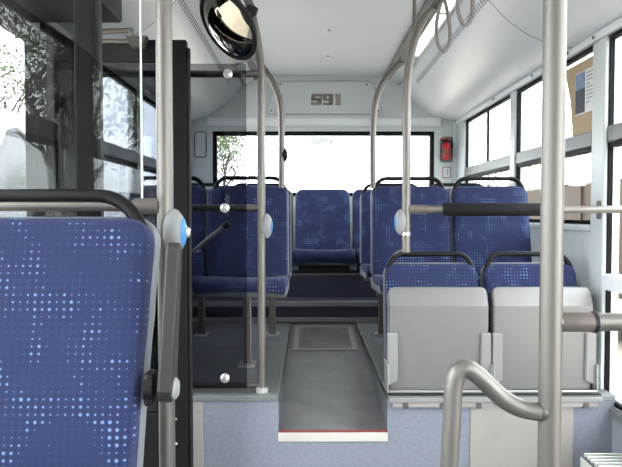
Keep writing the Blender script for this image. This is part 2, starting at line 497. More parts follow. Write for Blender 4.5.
# right wall
def wall_box(m, sgn, y0, y1, z0, z1):
    X = XR if sgn > 0 else XL
    m.box(min(X, X + sgn * TH), max(X, X + sgn * TH), y0, y1, z0, z1)
m = MB()
wall_box(m, 1, 2.72, YB, 0, 1.15)
wall_box(m, 1, 5.16, YB, 1.15, WT); wall_box(m, 1, 3.90, 3.99, 1.15, WT); wall_box(m, 1, 2.72, 2.83, 1.15, WT)
wall_box(m, 1, YF, YB, WT, 2.55)
wall_box(m, 1, YF, 2.72, 0, .35)
wall_box(m, 1, 1.0, 1.1, .35, WT); wall_box(m, 1, -0.7, -0.6, .35, WT); wall_box(m, 1, -2.4, -2.3, .35, WT); wall_box(m, 1, YF, -3.5, .35, WT)
wr = m.build('wall_right', 'wall'); struct(wr, 'pale wall opposite the door with window pillars', 'wall')
# proud pillar covers and sill
MB().box(XR - .022, XR, 2.705, 2.835, .35, WT).build('pillar', 'wall', wr, bevel=.012)
MB().box(XR - .018, XR, 3.895, 3.995, 1.15, WT).build('pillar', 'wall', wr, bevel=.01)
MB().box(XR - .018, XR, 5.15, YB - .05, .74, WT).build('pillar', 'wall', wr, bevel=.01)
MB().box(XR - .03, XR, YF, YB - .001, WT, WT + .035).build('header_trim', 'ceiling', wr, bevel=.006)
for px in (455, 497, 536, 572, 598):
    y = wy(px, XR); MB().lathe([(0.008, 0), (0.008, .006), (.004, .008)], 8, Matrix.Translation((XR - .03, y, WT + .018)) @ Matrix.Rotation(R(-90), 4, 'Y')).build('screw', 'steel_dark', wr)
MB().box(XR - .02, XR, 2.84, YE, 1.115, 1.145).build('sill', 'wall', wr, bevel=.008)
MB().box(XR - .012, XR, YF, 2.70, 0.0, .30).build('lower_covering', 'wall_blue', wr, bevel=.003)
MB().box(XR - .025, XR, YF, 2.70, .30, .345).build('sill', 'transom', wr, bevel=.008)

def make_window(n, sgn, y0, y1, z0, label, mull=None, lowrail=None, poster=False):
    X = XR if sgn > 0 else XL
    w = empty('window_%d' % n, (X, (y0 + y1) / 2, z0)); struct(w, label, 'window')
    def bx(nm, mm, a0, a1, b0, b1, c0, c1, bev=0):
        xs = sorted((X + sgn * a0, X + sgn * a1))
        return wl(MB().box(xs[0], xs[1], b0, b1, c0, c1).build(nm, mm, w, bevel=bev), w)
    f = .020
    m = MB()
    xs = sorted((X - sgn * .003, X + sgn * .018))
    for b in ((y0, y0 + f, z0, WT), (y1 - f, y1, z0, WT), (y0 + f, y1 - f, z0, z0 + f), (y0 + f, y1 - f, WT - f, WT)):
        m.box(xs[0], xs[1], *b)
    wl(m.build('frame', 'window_frame', w), w)
    bx('transom', 'transom', -.012, .045, y0 + f, y1 - f, TZ0 + .02, TZ1, .006)
    bx('transom_seal', 'window_frame', -.006, .045, y0 + f, y1 - f, TZ0, TZ0 + .0195)
    lo0 = z0 + f
    if lowrail:
        bx('rail', 'ceiling', -.03, .045, y0 + f, y1 - f, lowrail, lowrail + .07, .008)
        bx('pane', 'glass', .012, .017, y0 + f, y1 - f, lo0, lowrail)
        lo0 = lowrail + .07
    bx('pane', 'glass', .012, .017, y0 + f, y1 - f, lo0, TZ0)
    if mull:
        bx('mullion', 'window_frame', .004, .018, mull - .012, mull + .012, TZ1, WT - f)
        bx('pane', 'glass', .012, .017, y0 + f, mull - .012, TZ1, WT - f)
        bx('pane', 'glass', .019, .024, mull + .012, y1 - f, TZ1, WT - f)
    else:
        bx('pane', 'glass', .012, .017, y0 + f, y1 - f, TZ1, WT - f)
    return w
make_window(2, 1, 3.99, 5.16, 1.15, 'side window nearest the fire extinguisher, split by a thin mullion', mull=wy(486, XR))
make_window(3, 1, 2.83, 3.90, 1.15, 'side window with a tan blind and notice on its upper pane')
make_window(4, 1, 1.10, 2.72, .35, 'tall low window beside the flip-up seats', lowrail=.86)
make_window(5, 1, -.60, 1.0, .35, 'tall side window abreast of the camera opposite the door', lowrail=.86)
make_window(6, 1, -2.3, -.70, .35, 'tall side window towards the front opposite the door', lowrail=.86)
make_window(7, 1, -3.5, -2.4, .35, 'foremost tall side window opposite the door', lowrail=.86)

# tan blind on the upper pane of window 3
bz0, bz1 = TZ1 + .002, WT - .045
bl_ = MB().prism([(2.862, bz0), (wy(572, XR), bz0), (wy(569, XR), (bz0 + bz1) / 2), (wy(563, XR), bz1), (2.862, bz1)], 0, XR + .001, XR + .006).build('sun_blind', 'blind')
tag(bl_, 'tan blind panel covering part of the upper side window', 'blind')
# notice on the blind
pz0, pz1 = P(586, 113, 2.95).z, P(586, 70, 2.95).z
py0, py1 = wy(596, XR) + .0, wy(574, XR)
po = empty('notice', (XR, (py0 + py1) / 2, (pz0 + pz1) / 2)); tag(po, 'paper notice with a vehicle picture stuck on the tan window blind', 'notice')
def pb(nm, mm, a, b, c, d, k):
    # a,b fractions along (0 = far end, 1 = near end), c,d fractions of height
    ya = py1 + (py0 - py1) * a; yb = py1 + (py0 - py1) * b
    o = MB().box(XR - .0005 - k * .0006, XR + .0006 - k * .0006, min(ya, yb), max(ya, yb), pz0 + (pz1 - pz0) * c, pz0 + (pz1 - pz0) * d).build(nm, mm, po)
    o.location = -Vector(po.location); return o
pb('sheet', 'white', 0, 1, 0, 1, 0)
pb('picture_sky', 'photo_sky', .02, .46, .60, .98, 1.8); pb('picture_vehicle', 'photo_dark', .02, .46, .03, .60, 1.8)
for k in range(9): pb('text_line', 'print_grey', .54, (.92, .8, .9, .7, .88)[k % 5], .90 - k * .085, .925 - k * .085, 1.8)
pb('text_block', 'photo_dark', .93, .99, .45, .64, 1.8)

# left wall: door opening 1.47 - 2.42
D0, D1, DT = 1.47, 2.50, 1.915
m = MB()
wall_box(m, -1, D1, YB, -.06, 1.15)
wall_box(m, -1, 5.16, YB, 1.15, WT); wall_box(m, -1, 3.90, 3.99, 1.15, WT); wall_box(m, -1, D1, 3.15, 1.15, WT)
wall_box(m, -1, YF, YB, WT, 2.55)
wall_box(m, -1, D0, D1, DT, WT)
wall_box(m, -1, 1.36, D0, -.06, WT)
wall_box(m, -1, YF, 1.36, -.06, .75)
wall_box(m, -1, -.22, .14, .75, WT)
wall_box(m, -1, -1.95, -1.85, .75, WT); wall_box(m, -1, YF, -3.5, .75, WT)
wlft = m.build('wall_left', 'wall'); struct(wlft, 'wall on the door side with window pillars', 'wall')
MB().box(XL, XL + .02, D1, 3.15, ZP, WT).build('door_post_cover', 'darkframe', wlft, bevel=.005)
MB().box(XL, XL + .02, -.22, .14, .75, WT).build('pillar_cover', 'darkframe', wlft, bevel=.005)
MB().box(XL - .061, XL + .02, D1 - .006, D1 + .001, 0, DT).build('door_jamb', 'darkframe', wlft)
MB().box(XL - .061, XL + .02, D0, D1, DT - .006, DT + .02).build('door_jamb', 'darkframe', wlft)
MB().box(XL, XL + .02, 1.36, D0, 0, WT).build('door_post_cover', 'darkframe', wlft, bevel=.005)
MB().box(XL, XL + .03, 2.93, YB - .001, WT, WT + .035).build('header_trim', 'ceiling', wlft, bevel=.006)
make_window(8, -1, 3.15, 3.90, 1.15, 'side window just behind the door partition')
make_window(9, -1, 3.99, 5.16, 1.15, 'rearmost side window on the door side')
make_window(10, -1, .14, 1.36, .75, 'side window beside the large near seat')
make_window(13, -1, -1.85, -.22, .75, 'side window abreast of the camera on the door side')
make_window(11, -1, -3.5, -1.95, .75, 'foremost side window on the door side')
# unseen front end, made dark and nearly closed to cut frontal light
m = MB().box(XL - .06, XR + .06, YF - .06, YF, -.06, 1.3).box(XL - .06, XR + .06, YF - .06, YF, 2.0, 2.55)
m.box(XL - .06, CX - .35, YF - .06, YF, 1.3, 2.0).box(CX + .35, XR + .06, YF - .06, YF, 1.3, 2.0)
wf = m.build('wall_front', 'darkframe'); struct(wf, 'unseen bus front wall made dark and closed to cut frontal light', 'wall')
wfp = box('window_12', 'glass', (CX - .35, CX + .35, YF - .035, YF - .03, 1.3, 2.0)); struct(wfp, 'small window left in the unseen light-cutting front wall', 'window')

# door header box
hd = MB().box(XL, -0.71, 1.30, 2.33, 1.93, 2.33).build('trim_1', 'darkframe', bevel=.01); struct(hd, 'dark mechanism box above the open door', 'trim')

# ------------------------------------------------------------------ ceiling
HC = .555
ce = box('ceiling', 'ceiling', (CX - HC, CX + HC, YF, YB - .02, ZC, ZC + .02)); struct(ce, 'flat pale centre ceiling panel', 'ceiling')
for y in (3.2, 1.6, -.2): box('joint', 'slot', (CX - HC, CX + HC, y - .003, y + .003, ZC - .0015, ZC), ce)
for (px, py) in ((329, 30), (328, 56)):
    d = P(px, py, 1) - Vector((0, 0, CAM_Z)); k = (ZC - CAM_Z) / d.z; p = Vector((0, 0, CAM_Z)) + d * k
    MB().lathe([(.009, 0), (.009, -.004), (.004, -.006)], 10, Matrix.Translation((p.x, p.y, ZC))).build('screw', 'steel_dark', ce)
rf = box('roof', 'darkframe', (XL - .06, XR + .06, YF - .06, YB + .06, 2.55, 2.60)); struct(rf, 'roof skin above the ceiling panels', 'roof')
COVE = [(.71, 2.372), (.745, 2.335), (.79, 2.27), (.86, 2.195), (.95, 2.125), (1.05, 2.075), (1.14, 2.05), (1.235, 2.037)]
for sgn, nm in ((1, 'right'), (-1, 'left')):
    yn = YF
    prof = smooth_path([(CX + sgn * a, 0, z) for a, z in COVE], 4)
    prof = [(p.x, p.z) for p in prof]
    m = MB(); m.prism(prof + [(p[0], p[1] + .015) for p in reversed(prof)], 1, yn, YB - .001)
    cv = m.build('ceiling_duct', 'cove', smooth='auto'); struct(cv, 'curved pale air duct panel along the %s side of the ceiling' % ('window' if sgn > 0 else 'door'), 'ceiling')
    # panel joints
    for y in (3.05, 1.2, -.8):
        MB().tube([(p[0], y, p[1] - .0004) for p in prof], .0014, 5).build('joint', 'slot', cv)
    # vent slots near the lamp
    m = MB(); y = -.5
    while y < 5.0:
        a = Vector((CX + sgn * .765, y, 2.304)); b = Vector((CX + sgn * .785, y, 2.276))
        m.tube([a, b], .0028, 5); y += .036
    vs = m.build('vent_slot', 'slot', cv); vs['kind'] = 'stuff'
    # lamp strip
    lamp = empty('ceiling_lamp', (CX + sgn * .63, 1.0, 2.40)); tag(lamp, 'long white lamp strip between ceiling panel and duct on the %s side' % ('window' if sgn > 0 else 'door'), 'lamp', 'ceiling lamp strips')
    x0, x1 = CX + sgn * HC, CX + sgn * .71
    def lb(nm, mm, a, b, c, d):
        xs = sorted((CX + sgn * a, CX + sgn * b)); o = MB().box(xs[0], xs[1], YF + .01, YB - .002, c, d).build(nm, mm, lamp, bevel=.003)
        o.location = -Vector(lamp.location); return o
    lb('rail', 'transom', HC, HC + .058, 2.405, ZC + .02)
    lb('rail', 'alu', .690, .715, 2.355, 2.40)
    q = MB().prism([(CX + sgn * (HC + .058), 2.402), (CX + sgn * .690, 2.372), (CX + sgn * .690, 2.395), (CX + sgn * (HC + .058), 2.425)], 1, YF + .01, 4.5).build('diffuser', 'lamp', lamp)
    q.location = -Vector(lamp.location)
    q = MB().prism([(CX + sgn * HC, ZC + .03), (CX + sgn * .715, 2.45), (CX + sgn * .715, ZC + .09), (CX + sgn * HC, ZC + .09)], 1, YF + .01, YB - .002).build('housing', 'alu', lamp)
    q.location = -Vector(lamp.location)
    q = MB().prism([(CX + sgn * (HC + .058), 2.402), (CX + sgn * .690, 2.372), (CX + sgn * .690, 2.395), (CX + sgn * (HC + .058), 2.425)], 1, 4.502, YB - .002).build('end_cover', 'wall', lamp)
    q.location = -Vector(lamp.location)
    y = .0
    while y < 5:
        a = Vector((CX + sgn * (HC + .02), y, 2.408)); b = Vector((CX + sgn * .70, y, 2.366))
        o = MB().tube([a, (a + b) / 2 + Vector((0, 0, -.012)), b], .008, 8).build('clip', 'alu', lamp, smooth=True); o.location = -Vector(lamp.location); y += 1.18

# ------------------------------------------------------------------ seats
def make_seat(name, w=.445, deep=0.0, backlen=1.0, handle=True, leg=True, cushion=True, taper=.006):
    s = empty(name)
    zt = .968; zb = .44 - (backlen - 1.0) * .53
    N = 40
    path = []
    for i in range(N):
        t = i / (N - 1); t = t - .85 * math.sin(2 * math.pi * t) / (2 * math.pi); z = zb + (zt - zb) * t
        y = -.005 + .095 * t - .010 * math.sin(t * math.pi * 1.1) + .009 * math.exp(-((z - .755) / .014) ** 2)
        path.append((y, z))
    # travel upward, front (-y) is on the left of travel in the (y,z) plane
    pad(path, corner_hw(w + 2 * min(0, taper), .055, .03, taper), .055, .022).build('backrest', 'fabric', s, smooth='auto')
    p2 = [(y + .058, z) for (y, z) in path]
    pad([(y - .006, z) for (y, z) in p2], corner_hw(w + .012 + 2 * min(0, taper), .058, .03, taper), .028, .010).build('back_shell', 'shell', s, smooth='auto')
    if cushion:
        cp = smooth_path([(-.385, 0, .412 - deep), (-.418, 0, .420 - deep), (-.434, 0, .442 - deep * .5), (-.418, 0, .466), (-.36, 0, .476), (-.2, 0, .462), (-.06, 0, .45), (.0, 0, .452)], 4)
        cp = [(p.x, p.z) for p in cp]
        pad(cp, corner_hw(w + .014, .01, .01), .04, .02, dish=.012, uoff=.3).build('cushion', 'fabric', s, smooth='auto')
        MB().prism([(-.405, .418 - deep), (-.385, .392 - deep), (.03, .375 - deep), (.05, .40), (.05, .44), (-.02, .43), (-.3, .425)], 0, -w / 2 - .008, w / 2 + .008).build('cushion_shell', 'shell', s, bevel=.008)
        if leg:
            lg = MB().box(-.022, .022, -.20, -.165, .008, .384).build('leg', 'steel_dark', s, bevel=.005)
            MB().box(-.045, .045, -.24, -.12, 0, .010).build('foot_plate', 'alu', lg, bevel=.003)
            for x in (-.03, .03): MB().lathe([(.007, .009), (.007, .015)], 8, Matrix.Translation((x, -.225, 0))).build('bolt', 'chrome', lg)
            MB().box(-w / 2, w / 2, -.20, -.165, .36, .384).build('cross_tube', 'steel_dark', s)
    if handle:
        h = w / 2
        hp = fillet([(-h + .016, .105, .87), (-h + .016, .125, .945), (-h + .058, .138, 1.008), (h - .058, .138, 1.008), (h - .016, .125, .945), (h - .016, .105, .87)], .04, 6)
        MB().tube(hp, .0125, 10).build('grab_handle', 'black', s, smooth='auto')
    return s

def place(s, x, y, z, label, group=None, cat='seat'):
    s.location = (x, y, z); tag(s, label, cat, group); return s

G = 'blue dotted seats in rows'
s0 = make_seat('bus_seat')
# (x, y, z): backrest foot line
ROW2, ROW3 = 3.40, 4.13
place(s0, .592, ROW2, ZP, 'blue dotted aisle seat directly behind the left flip-up seat', G)
rest = [(1.062, ROW2, 'blue dotted window seat behind the right flip-up seat, below the notice window'),
        (.592, ROW3, 'blue dotted aisle seat one row from the back, on the extinguisher side'),
        (1.062, ROW3, 'blue dotted window seat one row from the back, in front of the extinguisher'),
        (-.336, ROW2 - .06, 'blue dotted aisle seat behind the tinted door partition'),
        (-.803, ROW2 - .06, 'blue dotted window seat behind the open door leaf and tinted partition'),
        (-.342, ROW3, 'blue dotted aisle seat one row from the back, on the door side'),
        (-.809, ROW3, 'blue dotted window seat one row from the back, on the door side')]
for x, y, lab in rest: place(copy_tree(s0), x, y, ZP, lab, G)
for o in [o for o in COL.objects if o.name.startswith('bus_seat')]:
    for ch in o.children:
        if ch.name.startswith('leg'): ch.location.x = (1 if o.location.x < CX else -1) * (.105 if o.location.y > 4 else .015)
fs = [o for o in COL.objects if o.get('label', '').startswith('blue dotted aisle seat behind the tinted')][0]
q0, q1 = P(194, 251, 3.2), P(225, 226, 3.12)
ar = MB().tube([q0, q0 * .5 + q1 * .5 + Vector((0, 0, .004)), q1], .011, 10).build('armrest', 'panel_grey', fs, smooth='auto'); ar.location = -Vector(fs.location)
ar2 = MB().tube([q1 + (q0 - q1).normalized() * .005, q1 + (q1 - q0).normalized() * .03], .017, 12).build('end_knob', 'black', ar, smooth='auto')
ar3 = MB().tube([q0, Vector((q0.x, ROW2 - .03, q0.z - .01))], .011, 10).build('pivot_arm', 'panel_grey', ar, smooth='auto')
b0 = make_seat('bench_seat', w=.46, deep=.035, handle=False, leg=False)
bl = ['middle blue dotted seat of the back row, at the end of the aisle', 'back row blue seat just to the window side of the middle one', 'back row blue seat in the corner under the extinguisher',
      'back row blue seat just to the door side of the middle one', 'back row blue seat in the corner on the door side']
for i, k in enumerate((0, 1, 2, -1, -2)):
    o = b0 if i == 0 else copy_tree(b0)
    place(o, CX + k * .485, 5.00, .447, bl[i], 'blue seats of the back row')
# plinth rails carrying the bench
for o in [o for o in COL.objects if o.name.startswith('bench_seat')]:
    MB().box(-.2, .2, -.33, .0, Z2 - .447, .345).build('plinth', 'rubber', o)

# flip-up seats
YFLIP = 2.74
def make_flip(label_):
    s = empty('flip_seat')
    s1 = make_seat('tmp', handle=True, leg=False, cushion=False)
    for ch in list(s1.children): ch.parent = s
    bpy.data.objects.remove(s1)
    pth = [(-.070, .402)] + [(-.070 - .004 * t, .41 + .378 * t) for t in [i / 10 for i in range(11)]] + [(-.068, .80), (-.058, .825), (-.048, .848), (-.040, .866), (-.036, .874)]
    pad(pth, corner_hw(.449, .03, .025), .055, .010).build('folded_seat_pan', 'panel_grey', s, smooth='auto15')
    for sg in (-1, 1):
        x0, x1 = sorted((sg * .186, sg * .232))
        MB().prism([(x0, .455), (x1, .43), (x1, .668), (x0, .668)] if sg > 0 else [(x0, .43), (x1, .455), (x1, .668), (x0, .668)], 1, -.088, -.055).build('side_bracket', 'bracket', s, bevel=.006)
    MB().box(-.21, .21, -.02, .05, .40, .46).build('hinge_bar', 'black', s, bevel=.004)
    MB().box(-.234, .234, -.105, -.092, .404, .416).build('base_rail', 'alu', s, bevel=.003)
    MB().box(-.234, .234, -.152, -.138, .376, .398).build('base_rail', 'bracket', s, bevel=.003)
    MB().box(-.234, .234, -.137, -.10, .4045, .408).build('base_plate', 'rubber', s)
    for x in (-.16, .0, .16): MB().box(x - .012, x + .012, -.150, -.140, .350, .378).build('clip', 'steel_dark', s, bevel=.002)
    MB().box(-.215, .215, -.146, -.136, .356, .375).build('fascia', 'taupe', s)
    MB().box(-.2335, -.227, -.105, .02, .404, .53).build('end_plate', 'alu', s, bevel=.002)
    MB().box(.227, .2335, -.105, .02, .404, .53).build('end_plate', 'alu', s, bevel=.002)
    return s
f0 = make_flip('')
place(f0, .586, YFLIP, 0, 'folded grey flip-up seat next to the aisle', 'flip-up seats')
place(copy_tree(f0), 1.056, YFLIP, 0, 'folded grey flip-up seat next to the side window', 'flip-up seats')

# near seat on the door side
near = make_seat('bus_seat', w=.47, backlen=1.12, taper=-.028, handle=False, leg=False)
NY = 1.16
place(near, -.562, NY, .228, 'large near blue dotted seat with black grab bar and folded armrest', G)
h = .235
hp = fillet([(-h + .004, .11, .82), (-h + .004, .135, .95), (-h + .05, .145, 1.012), (h - .085, .145, 1.012), (h - .022, .130, .94), (h - .018, .11, .85)], .05, 8)
MB().tube(hp, .0145, 12).build('grab_handle', 'black', near, smooth='auto')
m = MB().box(-.16, .16, -.36, -.02, -.228, .365); m.build('pedestal', 'darkframe', near, bevel=.01)
# armrest swung up on the aisle side
a_piv = P(160, 389, 1.20); lx, lz = a_piv.x + .562, a_piv.z - .228
top = P(173, 250, 1.24)
arm = MB().prism([(-.028, 0), (-.014, -.026), (.014, -.026), (.028, 0), (.014 + .02, .27), (.010 + .02, .29), (-.008 + .02, .297), (-.016 + .02, .285)], 0, -.014, .016).build('armrest', 'arm', near, bevel=.006)
arm.location = (lx + .012, .045, lz)
arm.rotation_euler = (0, R(2.5), 0)
dk = MB().lathe([(.001, -.03), (.026, -.03), (.026, -.012), (.001, -.012)], 20, Matrix.Rotation(R(90), 4, 'Y')).build('pivot', 'black', near, smooth='auto'); dk.location = (lx, .045, lz)
dk = MB().lathe([(.022, .026), (.022, .031), (.016, .036), (.002, .038)], 20, Matrix.Rotation(R(90), 4, 'Y')).build('pivot_cap', 'button_grey', near, smooth='auto'); dk.location = (lx, .045, lz)
dk = MB().box(-.032, -.010, -.02, .03, -.035, .035).build('pivot_mount', 'black', near, bevel=.01); dk.location = (lx, .045, lz)

# ------------------------------------------------------------------ poles and rails
PR = .0185
RX, RZ = .545, 2.085             # overhead rail offset
RXR, RXL = .545, 2 * CX - .545
def pole(name, pts, r, label, parts=(), group='steel stanchion poles', mat_='steel'):
    e = empty(name, pts[0]); tag(e, label, 'pole', group)
    o = MB().tube(pts, r, 18).build('tube', mat_, e, smooth='auto'); o.location = -Vector(e.location)
    return e
def sub(root, mb, nm, mm, **k):
    o = mb.build(nm, mm, root, **k); o.location = -Vector(root.location); return o
def ring(root, c, ax, r, l, nm='collar', mm='chrome'):
    c = Vector(c); ax = Vector(ax).normalized()
    return sub(root, MB().tube([c - ax * l / 2, c + ax * l / 2], r, 18), nm, mm, smooth='auto')

p1x, p1y = P(552, 233, 1.04).x, 1.04
p1 = pole('stanchion_pole', [(p1x, p1y, 0.0), (p1x, p1y, ZC)], .0192, 'thick near steel pole rising in front of the flip-up seats')
ring(p1, (p1x, p1y, .01), (0, 0, 1), .032, .02, 'floor_flange'); ring(p1, (p1x, p1y, ZC - .01), (0, 0, 1), .032, .02, 'ceiling_flange')
p6x, p6y = P(165.5, 233, 1.42).x, 1.42
p6 = pole('stanchion_pole', [(p6x, p6y, 0.0), (p6x, p6y, ZC)], .0190, 'near steel pole beside the large blue seat and door')
ring(p6, (p6x, p6y, .01), (0, 0, 1), .032, .02, 'floor_flange'); ring(p6, (p6x, p6y, ZC - .01), (0, 0, 1), .032, .02, 'ceiling_flange')
# aisle poles that bend into the overhead rails
y4 = 2.665
def bent(pix, y, z0, end, label):
    x = P(pix[0][0], pix[0][1], y).x
    pts = [Vector((x, y, z0)), Vector((x, y, P(300, pix[0][1], y).z - .25))] + [P(px, py, y) for px, py in pix] + [Vector(end)]
    pts[2].x = x
    e = pole('stanchion_pole', [pts[0]] + smooth_path(pts[1:], 7), PR * .98, label); return e, x
Y2P = 2.58
p4, p4x = bent([(261, 100), (261, 72), (257.5, 42), (252, 15), (246, -3)], y4, ZP + .004, (CX - HC - .01, y4, ZC - .02), 'steel pole at the step holding the tinted door partition and mirror')
ring(p4, (p4x, y4, ZP + .016), (0, 0, 1), .030, .022, 'floor_flange')
p2, p2x = bent([(406.5, 120), (407, 90), (410, 60), (416, 36), (424, 18)], Y2P, 1.035, (RXR, Y2P, RZ), 'steel pole standing on the left flip-up seat grab handle')
ring(p2, (p2x, Y2P, 1.06), (0, 0, 1), .015, .05, 'foot_tube', 'steel'); ring(p2, (p2x, Y2P, 1.115), (0, 0, 1), .0205, .012)
p2b = sub(p2, MB().tube([(p2x, Y2P, 1.045), (p2x, YFLIP + .137, 1.005)], .011, 10), 'foot_clamp', 'steel')
p3, p3x = bent([(373, 130), (375, 106), (380, 89), (388, 76)], 3.5, 1.395, (RXR, 3.5, RZ), 'thin looking rear steel pole on the extinguisher side of the aisle')
p5, p5x = bent([(281.5, 130), (280.5, 106), (275.5, 88), (267, 73)], 3.44, 1.395, (RXL, 3.44, RZ), 'thin looking rear steel pole on the door side of the aisle')
ring(p3, (p3x, 3.5, 1.40), (0, 0, 1), .0165, .10, 'foot_tube', 'steel_dark'); ring(p5, (p5x, 3.44, 1.40), (0, 0, 1), .0165, .10, 'foot_tube', 'steel_dark')
for sgn, xr, nm in ((1, RXR, 'window'), (-1, RXL, 'door')):
    e = empty('overhead_rail', (xr, 1, RZ)); tag(e, 'long steel rail overhead along the %s side of the aisle' % nm, 'rail', 'overhead rails')
    yb = 3.50 if sgn > 0 else 3.44
    sub(e, MB().tube([(xr, YF + .3, RZ), (xr, yb + .02, RZ)], .0165, 14), 'tube', 'steel', smooth='auto')
    for y in (yb, y4 if sgn < 0 else Y2P): sub(e, MB().tube([(xr, y - .035, RZ), (xr, y + .035, RZ)], .0215, 14), 'joint', 'steel_dark', smooth='auto')
    for y in (3.1, 1.0, -1.0, -3.0): sub(e, MB().tube([(xr, y, RZ), (xr, y, ZC)], .011, 10), 'hanger', 'steel', smooth='auto')

# rail with padded sleeve from the aisle pole to the side wall
ry, rz = Y2P, P(480, 209.5, Y2P).z
e = empty('padded_rail', (p2x, ry, rz)); tag(e, 'horizontal steel rail with a black padded sleeve above the flip-up seats', 'rail')
sub(e, MB().tube([(p2x + .015, ry, rz), (XR - .001, ry, rz)], .0165, 14), 'tube', 'steel', smooth='auto')
sx0, sx1 = P(442.5, 209, ry).x, P(541, 209, ry).x
sub(e, MB().tube([(sx0, ry, rz), (sx0 + .006, ry, rz), (sx1 - .006, ry, rz), (sx1, ry, rz)], [.024, .0285, .0285, .024], 18), 'sleeve', 'pad', smooth='auto')
sub(e, MB().tube([(p2x + .012, ry, rz), (P(427, 209, ry).x, ry, rz)], .0205, 14), 'joint', 'sleeve', smooth='auto')
sub(e, MB().box(XR - .034, XR - .022, 2.72, 2.75, rz - .042, rz + .042), 'wall_plate', 'steel_dark', bevel=.006)
sub(e, MB().tube([(XR - .03, ry, rz), (XR - .03, 2.72, rz)], .012, 10), 'wall_bracket', 'steel_dark')
# low horizontal rail right of near pole
lz = P(590, 322, p1y).z
e = empty('low_rail', (p1x, p1y, lz)); tag(e, 'steel rail with a brown joint running from the near pole towards the window', 'rail')
sub(e, MB().tube([(p1x + .012, p1y, lz), (XR - .002, p1y, lz)], .0158, 14), 'tube', 'steel', smooth='auto')
jx = P(592, 322, p1y).x
sub(e, MB().tube([(p1x + .010, p1y, lz), (p1x + .019, p1y, lz), (jx, p1y, lz)], [.011, .0172, .0172], 16), 'joint', 'sleeve', smooth='auto')
ring(e, (jx + .003, p1y, lz), (1, 0, 0), .0185, .006, 'seal', 'rubber')
# curved handrail
hpts = [P(547, 413, 1.04), P(520, 408, 1.045), P(500, 396, 1.05), P(481, 378, 1.05), P(468, 369, 1.05), P(458, 372, 1.05), P(453.5, 388, 1.05), P(452, 420, 1.05), P(449, 467, 1.05)]
sm = smooth_path(hpts, 6)
lst = sm[-1]; sm.append(Vector((lst.x, lst.y, .0)))
e = empty('curved_handrail', (lst.x, lst.y, 0)); tag(e, 'bent low steel handrail joined to the near pole', 'rail')
sub(e, MB().tube(sm, .0162, 18), 'tube', 'steel', smooth='auto')
ring(e, (lst.x, lst.y, .01), (0, 0, 1), .03, .02, 'floor_flange')
ring(e, P(544, 412, 1.04), P(547, 413, 1.04) - P(520, 408, 1.045), .0175, .010, 'weld', 'steel_dark')

# hand straps
strap0 = empty('hand_strap')
m = MB(); loop = []
for k in range(25):
    a = 2 * math.pi * k / 24
    z = -.105 + .105 * math.cos(a); wv = .046 * math.sin(a) * (1 - .62 * (z / .21 + 1) ** 1.5)
    loop.append((wv * .9, wv * .75, z))
m.tube(loop, .0075, 8, cap=False); m.build('loop', 'strap', strap0, smooth=True)
MB().box(-.014, .014, -.012, .012, -.012, .028).build('clip', 'steel_dark', strap0, bevel=.004)
place(strap0, RXR, P(443, 0, 1).y and FPX * RXR / (442 - 308), RZ - .018, 'grey hand strap hanging from the overhead rail next to the padded rail pole', 'hand straps', 'strap')
place(copy_tree(strap0), RXR, FPX * RXR / (463.5 - 308), RZ - .018, 'grey hand strap on the overhead rail, nearer and cut by the frame top', 'hand straps', 'strap')

# ------------------------------------------------------------------ stop buttons on poles
def stop_button(x, y, z, sgn, label, dark=False, sc=1.0, cap=False):
    e = empty('stop_button', (x, y, z)); tag(e, label, 'button', 'stop buttons on the poles')
    def egg(nm, mm, dx, rx, ry, rz_):
        m = MB(); prof = []
        for i in range(9):
            a = math.pi * i / 8 - math.pi / 2
            prof.append((max(.0008, math.cos(a)), math.sin(a)))
        M = Matrix.Translation((dx * sgn, 0, 0)) @ Matrix.Diagonal((rx, ry, rz_, 1)) @ Matrix.Rotation(R(90), 4, 'Y')
        m.lathe(prof, 24, M); return m.build(nm, mm, e, smooth=True)
    egg('housing', 'black' if dark else 'button_grey', .014 * sc, .028 * sc, .026 * sc, .056 * sc)
    if not dark:
        egg('blue_rim', 'blue_btn', (.026 if cap else .0245) * sc, .0185 * sc, .021 * sc, .042 * sc)
        if cap: egg('cap', 'chrome', .045 * sc, .008 * sc, .010 * sc, .014 * sc)
    return e
stop_button(p6x + .01, p6y - .012, P(172, 232, p6y).z, 1, 'grey stop button with blue rim on the near pole by the large seat', sc=.98, cap=True)
stop_button(p4x + .008, y4, P(262, 226, y4).z, 1, 'grey stop button with blue rim on the door partition pole')
stop_button(p2x - .008, Y2P, P(402, 222, Y2P).z, -1, 'grey stop button with blue rim on the pole by the padded rail')
stop_button(p5x + .004, 3.44, P(282, 155, 3.44).z, 1, 'small black button housing on the thin rear pole before the back window', dark=True, sc=.75)

# ------------------------------------------------------------------ tinted partition behind the door
pt = empty('door_partition', (-.6, y4, ZP)); tag(pt, 'dark tinted glass partition clamped to bars between door and seats', 'partition')
gx1 = P(246.5, 200, y4 - .03).x
sub(pt, MB().box(XL + .03, gx1, y4 - .034, y4 - .026, P(220, 388, y4 - .03).z, P(220, 64, y4 - .03).z), 'glass_sheet', 'glass_tint')
for py in (74, 208, 385):
    z = P(225, py, y4).z
    br = sub(pt, MB().tube([(XL + .02, y4, z), (p4x - .012, y4, z)], .0155, 12), 'bar', 'steel_dark', smooth='auto')
for px, py in ((228, 74), (225, 208), (225, 378)):
    c = P(px, py, y4 - .04)
    M = Matrix.Translation(c) @ Matrix.Rotation(R(90), 4, 'X')
    sub(pt, MB().lathe([(.0205, -.012), (.0205, .006), (.016, .011), (.004, .013)], 20, M), 'clamp_bolt', 'chrome', smooth='auto')

